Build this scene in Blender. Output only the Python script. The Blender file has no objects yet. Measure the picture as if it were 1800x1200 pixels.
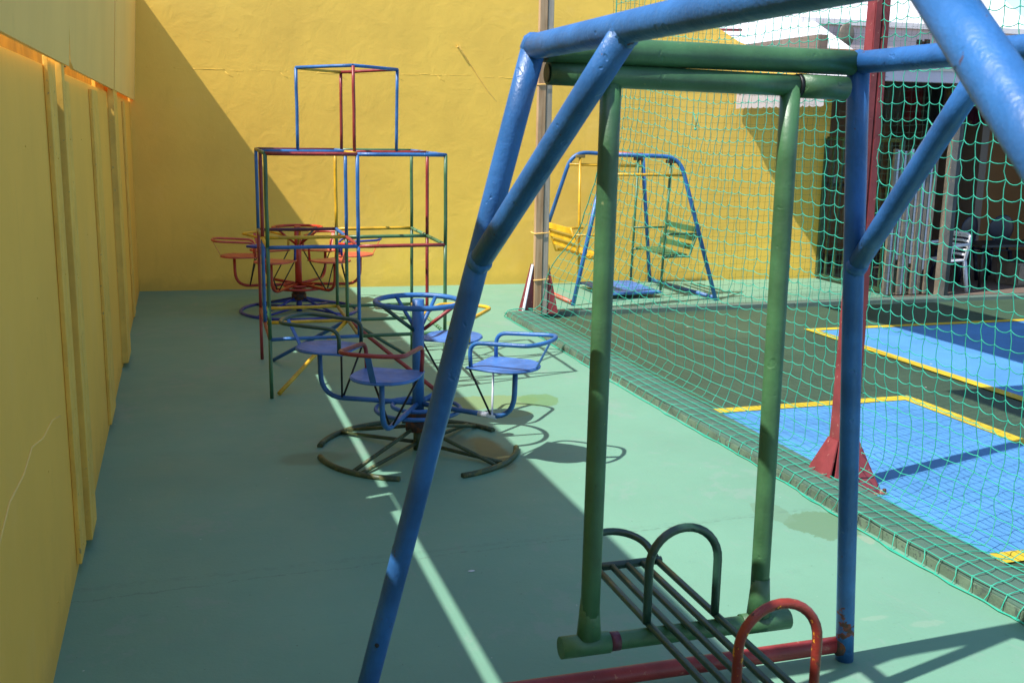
import bpy, bmesh, math, random
from mathutils import Vector, Matrix
random.seed(7)
S = bpy.context.scene
COL = S.collection
rad = math.radians

# ------------------------------------------------------------------ camera
cam_d = bpy.data.cameras.new('camera'); cam = bpy.data.objects.new('camera', cam_d); COL.objects.link(cam)
YAW, PITCH, ROLL = 0.305305, 0.1994855, -0.0175863
cy, sy, cp, sp = math.cos(YAW), math.sin(YAW), math.cos(PITCH), math.sin(PITCH)
fwd = Vector((sy*cp, cy*cp, -sp)); rt = Vector((cy, -sy, 0)); dn = fwd.cross(rt)
r2 = math.cos(ROLL)*rt + math.sin(ROLL)*dn; d2 = -math.sin(ROLL)*rt + math.cos(ROLL)*dn
m = Matrix.Identity(4)
for i in range(3):
    m[i][0], m[i][1], m[i][2] = r2[i], -d2[i], -fwd[i]
m.translation = Vector((0, 0, 1.55)); cam.matrix_world = m
cam_d.sensor_width = 36.0; cam_d.lens = 1852.65/1800*36; cam_d.clip_end = 500; cam_d.clip_start = 0.05
cam_d.dof.use_dof = True; cam_d.dof.focus_distance = 4.6; cam_d.dof.aperture_fstop = 13
S.camera = cam

# ------------------------------------------------------------------ light
SUN = Vector((-1.0, -0.27, 1.47)).normalized()          # towards the sun
EL = math.asin(SUN.z); AZ = math.atan2(SUN.x, SUN.y)
w = bpy.data.worlds.new('World'); S.world = w; w.use_nodes = True
nt = w.node_tree; bg = nt.nodes['Background']
sky = nt.nodes.new('ShaderNodeTexSky'); sky.sky_type = 'NISHITA'; sky.sun_disc = False
sky.sun_elevation = EL; sky.sun_rotation = AZ; sky.dust_density = 0.6; sky.air_density = 1.0; sky.ozone_density = 2.0
nt.links.new(sky.outputs[0], bg.inputs[0]); bg.inputs[1].default_value = 0.15
sd = bpy.data.lights.new('sun', 'SUN'); so = bpy.data.objects.new('sun', sd); COL.objects.link(so)
sd.energy = 5.0; sd.angle = rad(0.53); sd.color = (1.0, 0.955, 0.88)
so.rotation_euler = SUN.to_track_quat('Z', 'Y').to_euler(); so.location = SUN*30
S.view_settings.view_transform = 'Standard'; S.view_settings.look = 'None'
S.view_settings.gamma = 1.0; S.view_settings.use_curve_mapping = False
S.view_settings.exposure = 0.50
S.cycles.max_bounces = 10; S.cycles.diffuse_bounces = 6; S.cycles.glossy_bounces = 4

# ------------------------------------------------------------------ node helpers
def newmat(name):
    mt = bpy.data.materials.new(name); mt.use_nodes = True
    return mt, mt.node_tree, mt.node_tree.nodes['Principled BSDF']
def nd(t, kind, **kw):
    n = t.nodes.new(kind)
    for k, v in kw.items(): setattr(n, k, v)
    return n
def noise(t, co, scale, detail=4, rough=0.55, dist=0.0):
    n = nd(t, 'ShaderNodeTexNoise'); n.inputs['Scale'].default_value = scale; n.inputs['Detail'].default_value = detail
    n.inputs['Roughness'].default_value = rough; n.inputs['Distortion'].default_value = dist
    t.links.new(co, n.inputs['Vector']); return n.outputs['Fac']
def ramp(t, fac, a, b):
    n = nd(t, 'ShaderNodeMapRange'); n.interpolation_type = 'SMOOTHSTEP'
    n.inputs[1].default_value = a; n.inputs[2].default_value = b
    t.links.new(fac, n.inputs[0]); return n.outputs[0]
def mixc(t, fac, a, b):
    n = nd(t, 'ShaderNodeMix', data_type='RGBA')
    if isinstance(fac, float): n.inputs[0].default_value = fac
    else: t.links.new(fac, n.inputs[0])
    for i, v in ((6, a), (7, b)):
        if isinstance(v, tuple): n.inputs[i].default_value = (*v[:3], 1)
        else: t.links.new(v, n.inputs[i])
    return n.outputs[2]
def math2(t, op, a, b=None, clamp=False):
    n = nd(t, 'ShaderNodeMath', operation=op); n.use_clamp = clamp
    for i, v in enumerate((a, b)):
        if v is None: continue
        if isinstance(v, (int, float)): n.inputs[i].default_value = v
        else: t.links.new(v, n.inputs[i])
    return n.outputs[0]
def bump(t, h, strength, dist, nrm=None):
    n = nd(t, 'ShaderNodeBump'); n.inputs['Strength'].default_value = strength; n.inputs['Distance'].default_value = dist
    t.links.new(h, n.inputs['Height'])
    if nrm is not None: t.links.new(nrm, n.inputs['Normal'])
    return n.outputs[0]
def coord(t, scale=None):
    c = nd(t, 'ShaderNodeTexCoord').outputs['Object']
    if scale:
        mp = nd(t, 'ShaderNodeMapping'); mp.inputs['Scale'].default_value = scale
        t.links.new(c, mp.inputs['Vector']); c = mp.outputs[0]
    return c
def sc(c, k): return tuple(min(1, x*k) for x in c)

def paint(name, col, rough=0.38, chip=None, amt=0.0, relief=0.35, var=0.30, chip2=None, spec=0.5, foot=False):
    mt, t, p = newmat(name); co = coord(t); p.inputs['Specular IOR Level'].default_value = spec
    c = mixc(t, ramp(t, noise(t, co, 7, 5), 0.3, 0.7), sc(col, 1-var), sc(col, 1+var*0.6))
    c = mixc(t, math2(t, 'MULTIPLY', ramp(t, noise(t, coord(t, (60, 60, 5)), 1.0, 4), 0.5, 0.8), 0.25), c, sc(col, 1.35))
    dirt = ramp(t, noise(t, co, 31, 6, 0.65), 0.52, 0.75)
    c = mixc(t, math2(t, 'MULTIPLY', dirt, 0.22), c, sc(col, 0.55))
    rgh = ramp(t, noise(t, co, 23, 4), 0.2, 0.8)
    rgh = math2(t, 'ADD', math2(t, 'MULTIPLY', rgh, 0.18), rough-0.09)
    if chip is not None and amt > 0:
        nz = noise(t, co, 38, 6, 0.62)
        if foot:
            z_ = nd(t, 'ShaderNodeSeparateXYZ'); t.links.new(co, z_.inputs[0])
            up = ramp(t, z_.outputs[2], 0.06, 0.10); dnw = ramp(t, z_.outputs[2], 0.26, 0.12)
            nz = math2(t, 'ADD', nz, math2(t, 'MULTIPLY', math2(t, 'MULTIPLY', up, dnw), 0.17))
        f = ramp(t, nz, 0.72-amt, 0.74-amt)
        cc = chip
        if chip2 is not None: cc = mixc(t, ramp(t, noise(t, co, 55, 3), 0.48, 0.54), chip, chip2)
        c = mixc(t, f, c, cc); rgh = math2(t, 'ADD', rgh, math2(t, 'MULTIPLY', f, 0.3), True)
    t.links.new(c, p.inputs['Base Color']); t.links.new(rgh, p.inputs['Roughness'])
    cb_ = coord(t, (90, 90, 7))
    h = math2(t, 'ADD', noise(t, co, 55, 3), math2(t, 'MULTIPLY', noise(t, co, 190, 3), 0.5))
    h = math2(t, 'ADD', h, math2(t, 'MULTIPLY', noise(t, cb_, 1.0, 3), 0.45))
    h = math2(t, 'SUBTRACT', h, math2(t, 'MULTIPLY', ramp(t, noise(t, co, 42, 2, 0.3), 0.70, 0.76), 1.2))
    t.links.new(bump(t, h, relief, 0.003), p.inputs['Normal'])
    return mt

RUST = (0.10, 0.035, 0.018); PRIME = (0.55, 0.28, 0.04)
BLUE = (0.028, 0.138, 0.40); GREEN = (0.050, 0.150, 0.060); RED = (0.30, 0.035, 0.035); YEL = (0.72, 0.40, 0.02)
M = {}
M['blue'] = paint('blue_enamel', BLUE, 0.42, RUST, 0.035, 0.45, spec=0.6)
M['green'] = paint('green_enamel', GREEN, 0.46, (0.16, 0.22, 0.08), 0.025, 0.3, spec=0.8)
M['dkgreen'] = paint('dark_green_enamel', (0.018, 0.062, 0.042), 0.36, (0.12, 0.17, 0.08), 0.02, 0.3, spec=0.8)
M['red'] = paint('red_enamel', RED, 0.4, (0.42, 0.14, 0.1), 0.06, 0.35)
M['redchip'] = paint('chipped_red_enamel', (0.26, 0.035, 0.025), 0.32, (0.75, 0.33, 0.02), 0.125, 0.4, chip2=(0.1, 0.03, 0.02))
M['yellow'] = paint('yellow_enamel', YEL, 0.38, (0.3, 0.16, 0.03), 0.05, 0.3)
M['ltgreen'] = paint('pale_green_enamel', (0.10, 0.26, 0.14), 0.42, (0.45, 0.3, 0.12), 0.1, 0.3)
M['tan'] = paint('worn_tan_enamel', (0.34, 0.24, 0.07), 0.45, (0.12, 0.2, 0.1), 0.1, 0.3)
M['maroon'] = paint('maroon_enamel', (0.12, 0.025, 0.045), 0.4, RUST, 0.06, 0.3)
M['orange'] = paint('orange_red_enamel', (0.62, 0.10, 0.055), 0.4, (0.25, 0.04, 0.03), 0.06, 0.25)
M['orangered'] = paint('bright_red_enamel', (0.50, 0.045, 0.02), 0.36, (0.2, 0.03, 0.02), 0.05, 0.25)
M['seatblue'] = paint('seat_blue_enamel', (0.06, 0.17, 0.48), 0.5, (0.3, 0.28, 0.34), 0.03, 0.25)
M['deepblue'] = paint('deep_blue_enamel', (0.02, 0.045, 0.30), 0.4, RUST, 0.04, 0.3)
M['postred'] = paint('post_red_enamel', (0.25, 0.042, 0.05), 0.5, (0.45, 0.22, 0.18), 0.07, 0.3)
M['rust'] = paint('rusty_iron', (0.045, 0.025, 0.02), 0.7, (0.14, 0.05, 0.02), 0.2, 0.8)
M['olive'] = paint('olive_worn_enamel', (0.05, 0.075, 0.035), 0.5, (0.13, 0.13, 0.05), 0.15, 0.5)
M['white'] = paint('white_plastic', (0.74, 0.75, 0.80), 0.4, None, 0, 0.1, 0.06)
M['band_lit_edge'] = paint('white_band_and_lit_edge', (0.7, 0.74, 0.85), 0.5, BLUE, 0.03, 0.2, 0.1)  # white bands, and the painted sunlit edge of the far post base
M['greybrown'] = paint('taupe_painted_steel', (0.20, 0.17, 0.13), 0.5, (0.32, 0.24, 0.15), 0.1, 0.3)
M['darkpost'] = paint('dark_steel', (0.045, 0.05, 0.045), 0.5, None, 0, 0.2)
M['gategreen'] = paint('gate_green', (0.03, 0.075, 0.035), 0.5, (0.12, 0.13, 0.06), 0.1, 0.2)
M['navy'] = paint('navy_plastic', (0.008, 0.010, 0.028), 0.35, None, 0, 0.1)
M['black'] = paint('black_table_metal', (0.012, 0.012, 0.014), 0.4, None, 0, 0.1)

def plaster(name, col, cracks=True, relief=0.6, stain=0.0, var=0.10):
    mt, t, p = newmat(name); co = coord(t)
    c = mixc(t, ramp(t, noise(t, co, 1.3, 5), 0.25, 0.75), sc(col, 1-var), sc(col, 1+var*0.7))
    c = mixc(t, math2(t, 'MULTIPLY', ramp(t, noise(t, co, 9, 7, 0.7), 0.55, 0.8), 0.30), c, sc(col, 0.72))
    c = mixc(t, math2(t, 'MULTIPLY', ramp(t, noise(t, co, 26, 6, 0.7), 0.66, 0.72), 0.35), c, sc(col, 0.55))
    dr = coord(t, (5, 5, 0.5))
    c = mixc(t, math2(t, 'MULTIPLY', ramp(t, noise(t, dr, 2.0, 6, 0.65), 0.55, 0.75), 0.22), c, sc(col, 0.80))
    c = mixc(t, math2(t, 'MULTIPLY', ramp(t, noise(t, co, 0.8, 7, 0.7, 0.5), 0.55, 0.62), 0.18), c, tuple(min(0.95, x*0.9+0.09) for x in col))
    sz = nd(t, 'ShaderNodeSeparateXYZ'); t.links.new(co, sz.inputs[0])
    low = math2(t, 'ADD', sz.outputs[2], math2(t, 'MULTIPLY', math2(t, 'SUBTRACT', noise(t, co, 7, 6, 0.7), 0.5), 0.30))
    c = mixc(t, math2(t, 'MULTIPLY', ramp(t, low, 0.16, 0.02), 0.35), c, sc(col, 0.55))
    t.links.new(c, p.inputs['Base Color']); p.inputs['Roughness'].default_value = 0.55
    h = math2(t, 'ADD', math2(t, 'MULTIPLY', noise(t, co, 5, 6, 0.6, 0.6), 1.0), math2(t, 'MULTIPLY', noise(t, co, 60, 4), 0.12))
    h = math2(t, 'ADD', h, math2(t, 'MULTIPLY', ramp(t, noise(t, co, 14, 5, 0.6, 1.2), 0.60, 0.75), 0.18))
    t.links.new(bump(t, h, relief, 0.02), p.inputs['Normal'])
    return mt
M["wall"] = plaster("yellow_plaster", (0.95, 0.59, 0.09), relief=0.24)
M['panel'] = plaster('yellow_painted_panel', (0.95, 0.52, 0.07), relief=0.12, var=0.07)
M['fascia'] = plaster('pale_yellow_sheet', (0.95, 0.61, 0.17), relief=0.10, var=0.06)
M['rail'] = paint('ochre_slot_glow', (0.34, 0.19, 0.03), 0.8, None, 0, 0.3)  # orange tone chosen for the glow in the slot
M['batten'] = paint('ochre_batten', (0.84, 0.50, 0.08), 0.5, (0.4, 0.3, 0.12), 0.06, 0.4, 0.12)
M['pinkwall'] = plaster('pinkish_plaster', (0.70, 0.58, 0.60), relief=0.3, var=0.12)
M['creamwall'] = plaster('cream_plaster', (0.72, 0.60, 0.45), relief=0.2)
M['brownwall'] = plaster('brown_orange_plaster', (0.36, 0.17, 0.06), relief=0.2)
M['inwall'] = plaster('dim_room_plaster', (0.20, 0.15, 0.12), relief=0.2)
M['whiteroof'] = plaster('white_roof_sheet', (0.82, 0.80, 0.82), relief=0.15, var=0.06)

def pavement():
    mt, t, p = newmat('mint_floor_paint'); co = coord(t)
    A = (0.162, 0.334, 0.240)
    c = mixc(t, ramp(t, noise(t, co, 0.9, 5), 0.3, 0.7), sc(A, 0.93), sc(A, 1.05))
    c = mixc(t, math2(t, 'MULTIPLY', ramp(t, noise(t, co, 5, 8, 0.72), 0.5, 0.75), 0.22), c, (0.205, 0.275, 0.235))
    c = mixc(t, math2(t, 'MULTIPLY', ramp(t, noise(t, co, 3.1, 7, 0.7), 0.58, 0.8), 0.35), c, (0.12, 0.23, 0.175))
    # scuffs, dusty worn traffic patches, brushed paint laps
    st = coord(t, (9, 2.2, 1)); st2 = coord(t, (1.2, 7, 1))
    c = mixc(t, math2(t, 'MULTIPLY', ramp(t, noise(t, st, 2.2, 7, 0.7, 0.6), 0.57, 0.70), 0.30), c, (0.235, 0.32, 0.27))
    c = mixc(t, math2(t, 'MULTIPLY', ramp(t, noise(t, st2, 3.0, 8, 0.72, 0.4), 0.62, 0.70), 0.22), c, (0.095, 0.20, 0.15))
    c = mixc(t, math2(t, 'MULTIPLY', ramp(t, noise(t, co, 1.15, 9, 0.75, 0.3), 0.555, 0.60), 0.34), c, (0.245, 0.325, 0.285))
    c = mixc(t, math2(t, 'MULTIPLY', ramp(t, noise(t, co, 21, 8, 0.75), 0.64, 0.67), 0.30), c, (0.10, 0.19, 0.145))
    # tiny dark pits and pale flecks
    c = mixc(t, math2(t, 'MULTIPLY', ramp(t, noise(t, co, 70, 2, 0.4), 0.76, 0.79), 0.7), c, (0.06, 0.10, 0.08))
    c = mixc(t, math2(t, 'MULTIPLY', ramp(t, noise(t, co, 33, 4, 0.55), 0.735, 0.76), 0.6), c, (0.62, 0.66, 0.58))
    sep = nd(t, 'ShaderNodeSeparateXYZ'); t.links.new(co, sep.inputs[0]); X, Y = sep.outputs[0], sep.outputs[1]
    wob = noise(t, co, 7, 9, 0.72, 0.4); wob2 = noise(t, co, 24, 6, 0.7)
    def blob(x, y, rx, ry, edge=0.03, amp=0.9):
        dx = math2(t, 'DIVIDE', math2(t, 'SUBTRACT', X, x), rx); dy = math2(t, 'DIVIDE', math2(t, 'SUBTRACT', Y, y), ry)
        d = math2(t, 'SQRT', math2(t, 'ADD', math2(t, 'MULTIPLY', dx, dx), math2(t, 'MULTIPLY', dy, dy)))
        d = math2(t, 'ADD', d, math2(t, 'MULTIPLY', math2(t, 'SUBTRACT', wob, 0.5), amp))
        d = math2(t, 'ADD', d, math2(t, 'MULTIPLY', math2(t, 'SUBTRACT', wob2, 0.5), amp*0.35))
        return ramp(t, d, 1.0+edge, 1.0-edge)
    def put(c, msk, col, k): return mixc(t, math2(t, 'MULTIPLY', msk, k), c, col)
    c = put(c, blob(1.62, 5.66, 0.34, 0.15), (0.186, 0.273, 0.112), 0.8)       # worn yellow-green patches
    c = put(c, blob(1.95, 5.64, 0.12, 0.14), (0.124, 0.248, 0.099), 0.8)
    c = put(c, blob(1.72, 5.38, 0.10, 0.07), (0.174, 0.285, 0.149), 0.7)
    c = put(c, blob(2.44, 3.47, 0.15, 0.15, 0.02, 1.3), (0.118, 0.217, 0.124), 0.85)
    c = put(c, blob(2.30, 3.66, 0.07, 0.12, 0.02, 1.4), (0.136, 0.248, 0.161), 0.7)
    c = put(c, blob(2.50, 3.28, 0.025, 0.05, 0.1, 3.0), (0.310, 0.341, 0.260), 0.5)
    c = put(c, blob(1.40, 4.74, 0.075, 0.26, 0.3, 0.7), (0.15, 0.12, 0.035), 0.85)
    c = put(c, blob(1.28, 4.90, 0.07, 0.20, 0.4, 0.7), (0.07, 0.08, 0.04), 0.6)
    c = put(c, blob(2.05, 8.1, 0.07, 0.12), (0.186, 0.298, 0.124), 0.7)
    c = put(c, blob(0.55, 4.85, 0.16, 0.10, 0.3, 0.8), (0.099, 0.149, 0.081), 0.5)
    c = put(c, blob(2.25, 2.62, 0.055, 0.02, 0.25, 3.2), (0.341, 0.384, 0.310), 0.22)
    c = put(c, blob(2.10, 2.70, 0.05, 0.015, 0.25, 3.2), (0.360, 0.397, 0.322), 0.22)
    # hairline cracks across the slab
    def crack(y0, slope, wdt, k):
        dd = math2(t, 'ADD', math2(t, 'SUBTRACT', Y, y0), math2(t, 'MULTIPLY', X, -slope))
        dd = math2(t, 'ADD', dd, math2(t, 'MULTIPLY', math2(t, 'SUBTRACT', wob, 0.5), 0.09))
        return math2(t, 'MULTIPLY', ramp(t, math2(t, 'ABSOLUTE', dd), wdt, wdt*0.4), math2(t, 'MULTIPLY', ramp(t, wob2, 0.4, 0.6), k))
    ck = math2(t, 'MAXIMUM', crack(3.52, 0.05, 0.006, 1.0), crack(3.60, 0.02, 0.02, 0.35))
    c = mixc(t, math2(t, 'MULTIPLY', ck, 0.6), c, (0.10, 0.18, 0.14))
    t.links.new(c, p.inputs['Base Color'])
    r = math2(t, 'ADD', math2(t, 'MULTIPLY', noise(t, co, 4, 5), 0.25), 0.42); t.links.new(r, p.inputs['Roughness'])
    h = math2(t, 'ADD', noise(t, co, 3, 5, 0.6), math2(t, 'MULTIPLY', noise(t, co, 90, 4), 0.16))
    h = math2(t, 'SUBTRACT', h, math2(t, 'MULTIPLY', ck, 0.15))
    t.links.new(bump(t, h, 0.35, 0.012), p.inputs['Normal'])
    return mt
M['floor'] = pavement()

def court(name, col, spec=0.5):
    mt, t, p = newmat(name); co = coord(t)
    c = mixc(t, ramp(t, noise(t, co, 2.2, 6, 0.65), 0.3, 0.7), sc(col, 0.85), sc(col, 1.12))
    c = mixc(t, math2(t, 'MULTIPLY', ramp(t, noise(t, co, 85, 4, 0.6), 0.5, 0.7), 0.35), c, sc(col, 0.6))
    c = mixc(t, math2(t, 'MULTIPLY', ramp(t, noise(t, co, 13, 3, 0.5), 0.755, 0.77), 0.8), c, (0.6, 0.55, 0.52))
    t.links.new(c, p.inputs['Base Color']); p.inputs['Roughness'].default_value = 0.6
    t.links.new(bump(t, noise(t, co, 110, 3), 0.5, 0.004), p.inputs['Normal'])
    return mt
M['courtgreen'] = court('court_green', (0.046, 0.086, 0.050))
M['courtblue'] = court('court_blue', (0.082, 0.275, 0.58))
M['courtyellow'] = court('line_yellow', (0.62, 0.45, 0.025))
M['kerbtop'] = court('kerb_green', (0.075, 0.145, 0.112))
M['kerbend'] = court('kerb_grey_green', (0.11, 0.17, 0.14))
M['kerbface'] = paint('weathered_kerb_face', (0.12, 0.18, 0.12), 0.85, (0.07, 0.10, 0.08), 0.16, 0.8)
M['ground'] = court('bare_concrete', (0.25, 0.25, 0.22))

def wood(name, c1, c2):
    mt, t, p = newmat(name); co = coord(t, (26, 26, 1.6))
    c = mixc(t, ramp(t, noise(t, co, 1.4, 6, 0.6, 0.5), 0.3, 0.7), c1, c2)
    co2 = coord(t)
    c = mixc(t, math2(t, 'MULTIPLY', ramp(t, noise(t, co2, 2.5, 5), 0.5, 0.7), 0.5), c, sc(c1, 0.5))
    t.links.new(c, p.inputs['Base Color']); p.inputs['Roughness'].default_value = 0.75
    t.links.new(bump(t, noise(t, co, 3, 5), 0.4, 0.004), p.inputs['Normal'])
    return mt
M['wood'] = wood('weathered_wood', (0.40, 0.23, 0.115), (0.56, 0.38, 0.22))
M['greywood'] = wood('grey_weathered_wood', (0.33, 0.28, 0.22), (0.48, 0.42, 0.34))
mt, t, p = newmat('net_cord'); co = coord(t)
t.links.new(mixc(t, noise(t, co, 9, 3), (0.018, 0.35, 0.235), (0.05, 0.47, 0.33)), p.inputs['Base Color']); p.inputs['Roughness'].default_value = 0.5
M['cord'] = mt
M['dkcord'] = paint('dark_net_cord', (0.02, 0.10, 0.06), 0.7, None, 0, 0.1)
mt, t, p = newmat('clear_corrugated_sheet'); co = coord(t)
t.links.new(mixc(t, noise(t, co, 6, 4), (0.62, 0.55, 0.58), (0.78, 0.72, 0.76)), p.inputs['Base Color']); p.inputs['Roughness'].default_value = 0.5
p.inputs['Transmission Weight'].default_value = 0.0
tr = nd(t, 'ShaderNodeBsdfTranslucent'); tr.inputs[0].default_value = (0.8, 0.72, 0.76, 1)
mx = nd(t, 'ShaderNodeMixShader'); mx.inputs[0].default_value = 0.45
out = t.nodes['Material Output']; t.links.new(p.outputs[0], mx.inputs[1]); t.links.new(tr.outputs[0], mx.inputs[2]); t.links.new(mx.outputs[0], out.inputs[0])
M['apron'] = mt
mt, t, p = newmat('printed_paper'); co = coord(t)
ln = ramp(t, noise(t, coord(t, (1, 1, 14)), 5, 4), 0.55, 0.6)
t.links.new(mixc(t, math2(t, 'MULTIPLY', ln, 0.5), (0.75, 0.72, 0.72), (0.25, 0.2, 0.22)), p.inputs['Base Color'])
M['paper'] = mt

# ------------------------------------------------------------------ mesh helpers
def link(name, bm, mat, parent=None, smooth=None):
    me = bpy.data.meshes.new(name); bm.normal_update(); bm.to_mesh(me); bm.free()
    me.materials.append(M[mat] if isinstance(mat, str) else mat)
    o = bpy.data.objects.new(name, me); COL.objects.link(o)
    if parent: o.parent = parent
    return o
def V(*a): return Vector(a if len(a) > 1 else a[0])
def tube(bm, pts, r, closed=False, n=14, caps=True, r_end=None):
    pts = [Vector(p) for p in pts]; k = len(pts); rings = []; up = None
    for i, p in enumerate(pts):
        if closed: tn = pts[(i+1) % k]-pts[i-1]
        else: tn = pts[min(i+1, k-1)]-pts[max(i-1, 0)]
        tn.normalize()
        if up is None:
            up = Vector((0, 0, 1)) if abs(tn.z) < 0.9 else Vector((1, 0, 0))
        up = (up - tn*up.dot(tn)).normalized(); s = tn.cross(up)
        rr = r if r_end is None else r+(r_end-r)*i/max(1, k-1)
        rings.append([bm.verts.new(p+rr*(math.cos(2*math.pi*j/n)*up+math.sin(2*math.pi*j/n)*s)) for j in range(n)])
    for i in range(k if closed else k-1):
        a, b = rings[i], rings[(i+1) % k]
        off = 0
        if closed and i == k-1:
            off = min(range(n), key=lambda q: (a[0].co-b[q].co).length)
        for j in range(n):
            f = bm.faces.new((a[j], a[(j+1) % n], b[(j+1+off) % n], b[(j+off) % n])); f.smooth = True
    if caps and not closed:
        bm.faces.new(list(reversed(rings[0]))); bm.faces.new(rings[-1])
    return bm
def smoothpath(pts, rnd, seg=6):
    pts = [Vector(p) for p in pts]; out = [pts[0]]
    for i in range(1, len(pts)-1):
        a, b, c = pts[i-1], pts[i], pts[i+1]
        d1, d2_ = (a-b), (c-b); l = min(rnd, d1.length*0.49, d2_.length*0.49)
        p1, p2 = b+d1.normalized()*l, b+d2_.normalized()*l
        for q in range(seg+1):
            u = q/seg; out.append((1-u)**2*p1+2*u*(1-u)*b+u*u*p2)
    out.append(pts[-1]); return out
def dense(pts, step=0.12):
    out = [Vector(pts[0])]
    for a, b in zip(pts, pts[1:]):
        a, b = Vector(a), Vector(b); k = max(1, int((b-a).length/step))
        for i in range(1, k+1): out.append(a.lerp(b, i/k))
    return out
def pipe(name, pts, r, mat, parent=None, n=14, closed=False, label=None, wob=0.0):
    bm = bmesh.new()
    if wob:
        pts = dense(pts); pts = [p+Vector((random.uniform(-1, 1), random.uniform(-1, 1), random.uniform(-1, 1)))*wob if 0 < i < len(pts)-1 else p for i, p in enumerate(pts)]
    tube(bm, pts, r, closed, n); o = link(name, bm, mat, parent)
    if label: o['label'] = label
    return o
def box(bm, a, b, bev=0.0, mtx=None):
    lo = [min(x, y) for x, y in zip(a, b)]; hi = [max(x, y) for x, y in zip(a, b)]
    vs = [bm.verts.new(((lo, hi)[i & 1][0], (lo, hi)[(i >> 1) & 1][1], (lo, hi)[(i >> 2) & 1][2])) for i in range(8)]
    fs = [bm.faces.new([vs[i] for i in q]) for q in ((0, 2, 3, 1), (4, 5, 7, 6), (0, 1, 5, 4), (2, 6, 7, 3), (0, 4, 6, 2), (1, 3, 7, 5))]
    if bev:
        es = list({e for f in fs for e in f.edges}); bmesh.ops.bevel(bm, geom=es, offset=bev, segments=2, affect='EDGES', profile=0.5)
    if mtx is not None:
        for v in vs:
            if v.is_valid: v.co = mtx @ v.co
    return bm
def boxobj(name, a, b, mat, parent=None, bev=0.0, label=None):
    bm = bmesh.new(); box(bm, a, b, bev); o = link(name, bm, mat, parent)
    if label: o['label'] = label
    return o
def sheet(bm, pts):
    return bm.faces.new([bm.verts.new(p) for p in pts])
def prism(bm, pts, h):
    """extrude polygon pts by vector h"""
    h = Vector(h); a = [bm.verts.new(Vector(p)) for p in pts]; b = [bm.verts.new(Vector(p)+h) for p in pts]; k = len(a)
    bm.faces.new(list(reversed(a))); bm.faces.new(b)
    for i in range(k): bm.faces.new((a[i], a[(i+1) % k], b[(i+1) % k], b[i]))
    bmesh.ops.recalc_face_normals(bm, faces=bm.faces[:])
    return bm
def thing(name, label, cat, loc=(0, 0, 0), rz=0.0, group=None):
    o = bpy.data.objects.new(name, None); COL.objects.link(o); o.location = loc; o.rotation_euler = (0, 0, rz)
    o['label'] = label; o['category'] = cat; o.empty_display_size = 0.1
    if group: o['group'] = group
    return o
def tag(o, label, cat, group=None):
    o['label'] = label; o['category'] = cat
    if group: o['group'] = group
    return o
def struct(o): o['kind'] = 'structure'; return o

# ------------------------------------------------------------------ setting: floors
CZ = -0.03                                               # the court lies a little lower than the playground
bm = bmesh.new(); bmesh.ops.create_grid(bm, x_segments=1, y_segments=1, size=60)
for v in bm.verts: v.co.z = -0.12
struct(link('ground', bm, 'ground'))
# playground floor as one L-shaped slab: yard plus the terrace under the far swing
bm = bmesh.new()
prism(bm, [(-0.9, -7, 0), (2.60, -7, 0), (2.60, 8.50, 0), (7.2, 8.50, 0), (7.2, 10.3, 0), (-0.9, 10.6, 0)], (0, 0, -0.1))
struct(link('playground_floor', bm, 'floor'))
struct(boxobj('court_floor', (2.60, -7, CZ-0.08), (16, 8.44, CZ), 'courtgreen'))
def flat(name, x0, y0, x1, y1, z, mat):
    bm = bmesh.new(); sheet(bm, [(x0, y0, z), (x1, y0, z), (x1, y1, z), (x0, y1, z)]); return struct(link(name, bm, mat))
flat('court_marking', 2.79, 3.05, 4.19, 5.26, CZ+0.004, 'courtblue')
flat('court_marking', 4.88, -4, 13, 7.36, CZ+0.004, 'courtblue')
for a in ((2.79, 5.20, 4.23, 5.29), (4.145, 3.09, 4.235, 5.1995), (2.79, 3.0, 4.235, 3.0895), (4.84, 7.32, 13, 7.40), (4.84, -4, 4.93, 7.3195)):
    flat('court_line', a[0], a[1], a[2], a[3], CZ+0.008, 'courtyellow')
# kerb between playground and court, pieces of slightly uneven concrete
k = thing('kerb', 'low dark green concrete kerb under the bottom edge of the green net', 'kerb', (2.66, 4, 0))
def kerbseg(y0, y1, h, name='kerb_block'):
    bm = bmesh.new(); box(bm, (-0.09, y0-4, -0.05), (0.115, y1-4, h), 0.012); return link(name, bm, 'kerbtop', k)
ys = [-2.0, 0.2, 2.3, 4.4, 6.4, 8.30]
for a, b in zip(ys, ys[1:]): kerbseg(a+0.004, b-0.004, 0.052+random.uniform(-0.003, 0.003))
for a, b in zip(ys, ys[1:]):
    bm = bmesh.new(); box(bm, (-0.097, a-4+0.006, 0.001), (-0.0895, b-4-0.006, 0.036)); link('kerb_face', bm, 'kerbface', k)
k2 = thing('kerb', 'grey green edging strip along the terrace below the far swing', 'kerb', (4.5, 8.44, 0))
for a, b in ((2.72, 3.60), (3.605, 5.4), (5.405, 7.15)):
    bm = bmesh.new(); box(bm, (a-4.5, -0.02, -0.05), (b-4.5, 0.10, 0.012), 0.006); link('kerb_block', bm, 'kerbend', k2)

# ------------------------------------------------------------------ back wall
bw = thing('back_wall', 'tall yellow plastered wall closing the far end of the playground', 'wall', (-0.40, 10.31, 0), -math.atan2(0.38, 7.04))
prof = [(-0.8, -0.1), (7.05, -0.1), (7.05, 2.25), (6.38, 2.30), (5.93, 2.69-0.23), (5.5, 2.69), (4.0, 3.40), (3.0, 3.75), (-0.8, 3.75)]
bm = bmesh.new(); prism(bm, [(x, 0, z) for x, z in prof], (0, 0.18, 0)); link('wall_body', bm, 'wall', bw)
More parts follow.
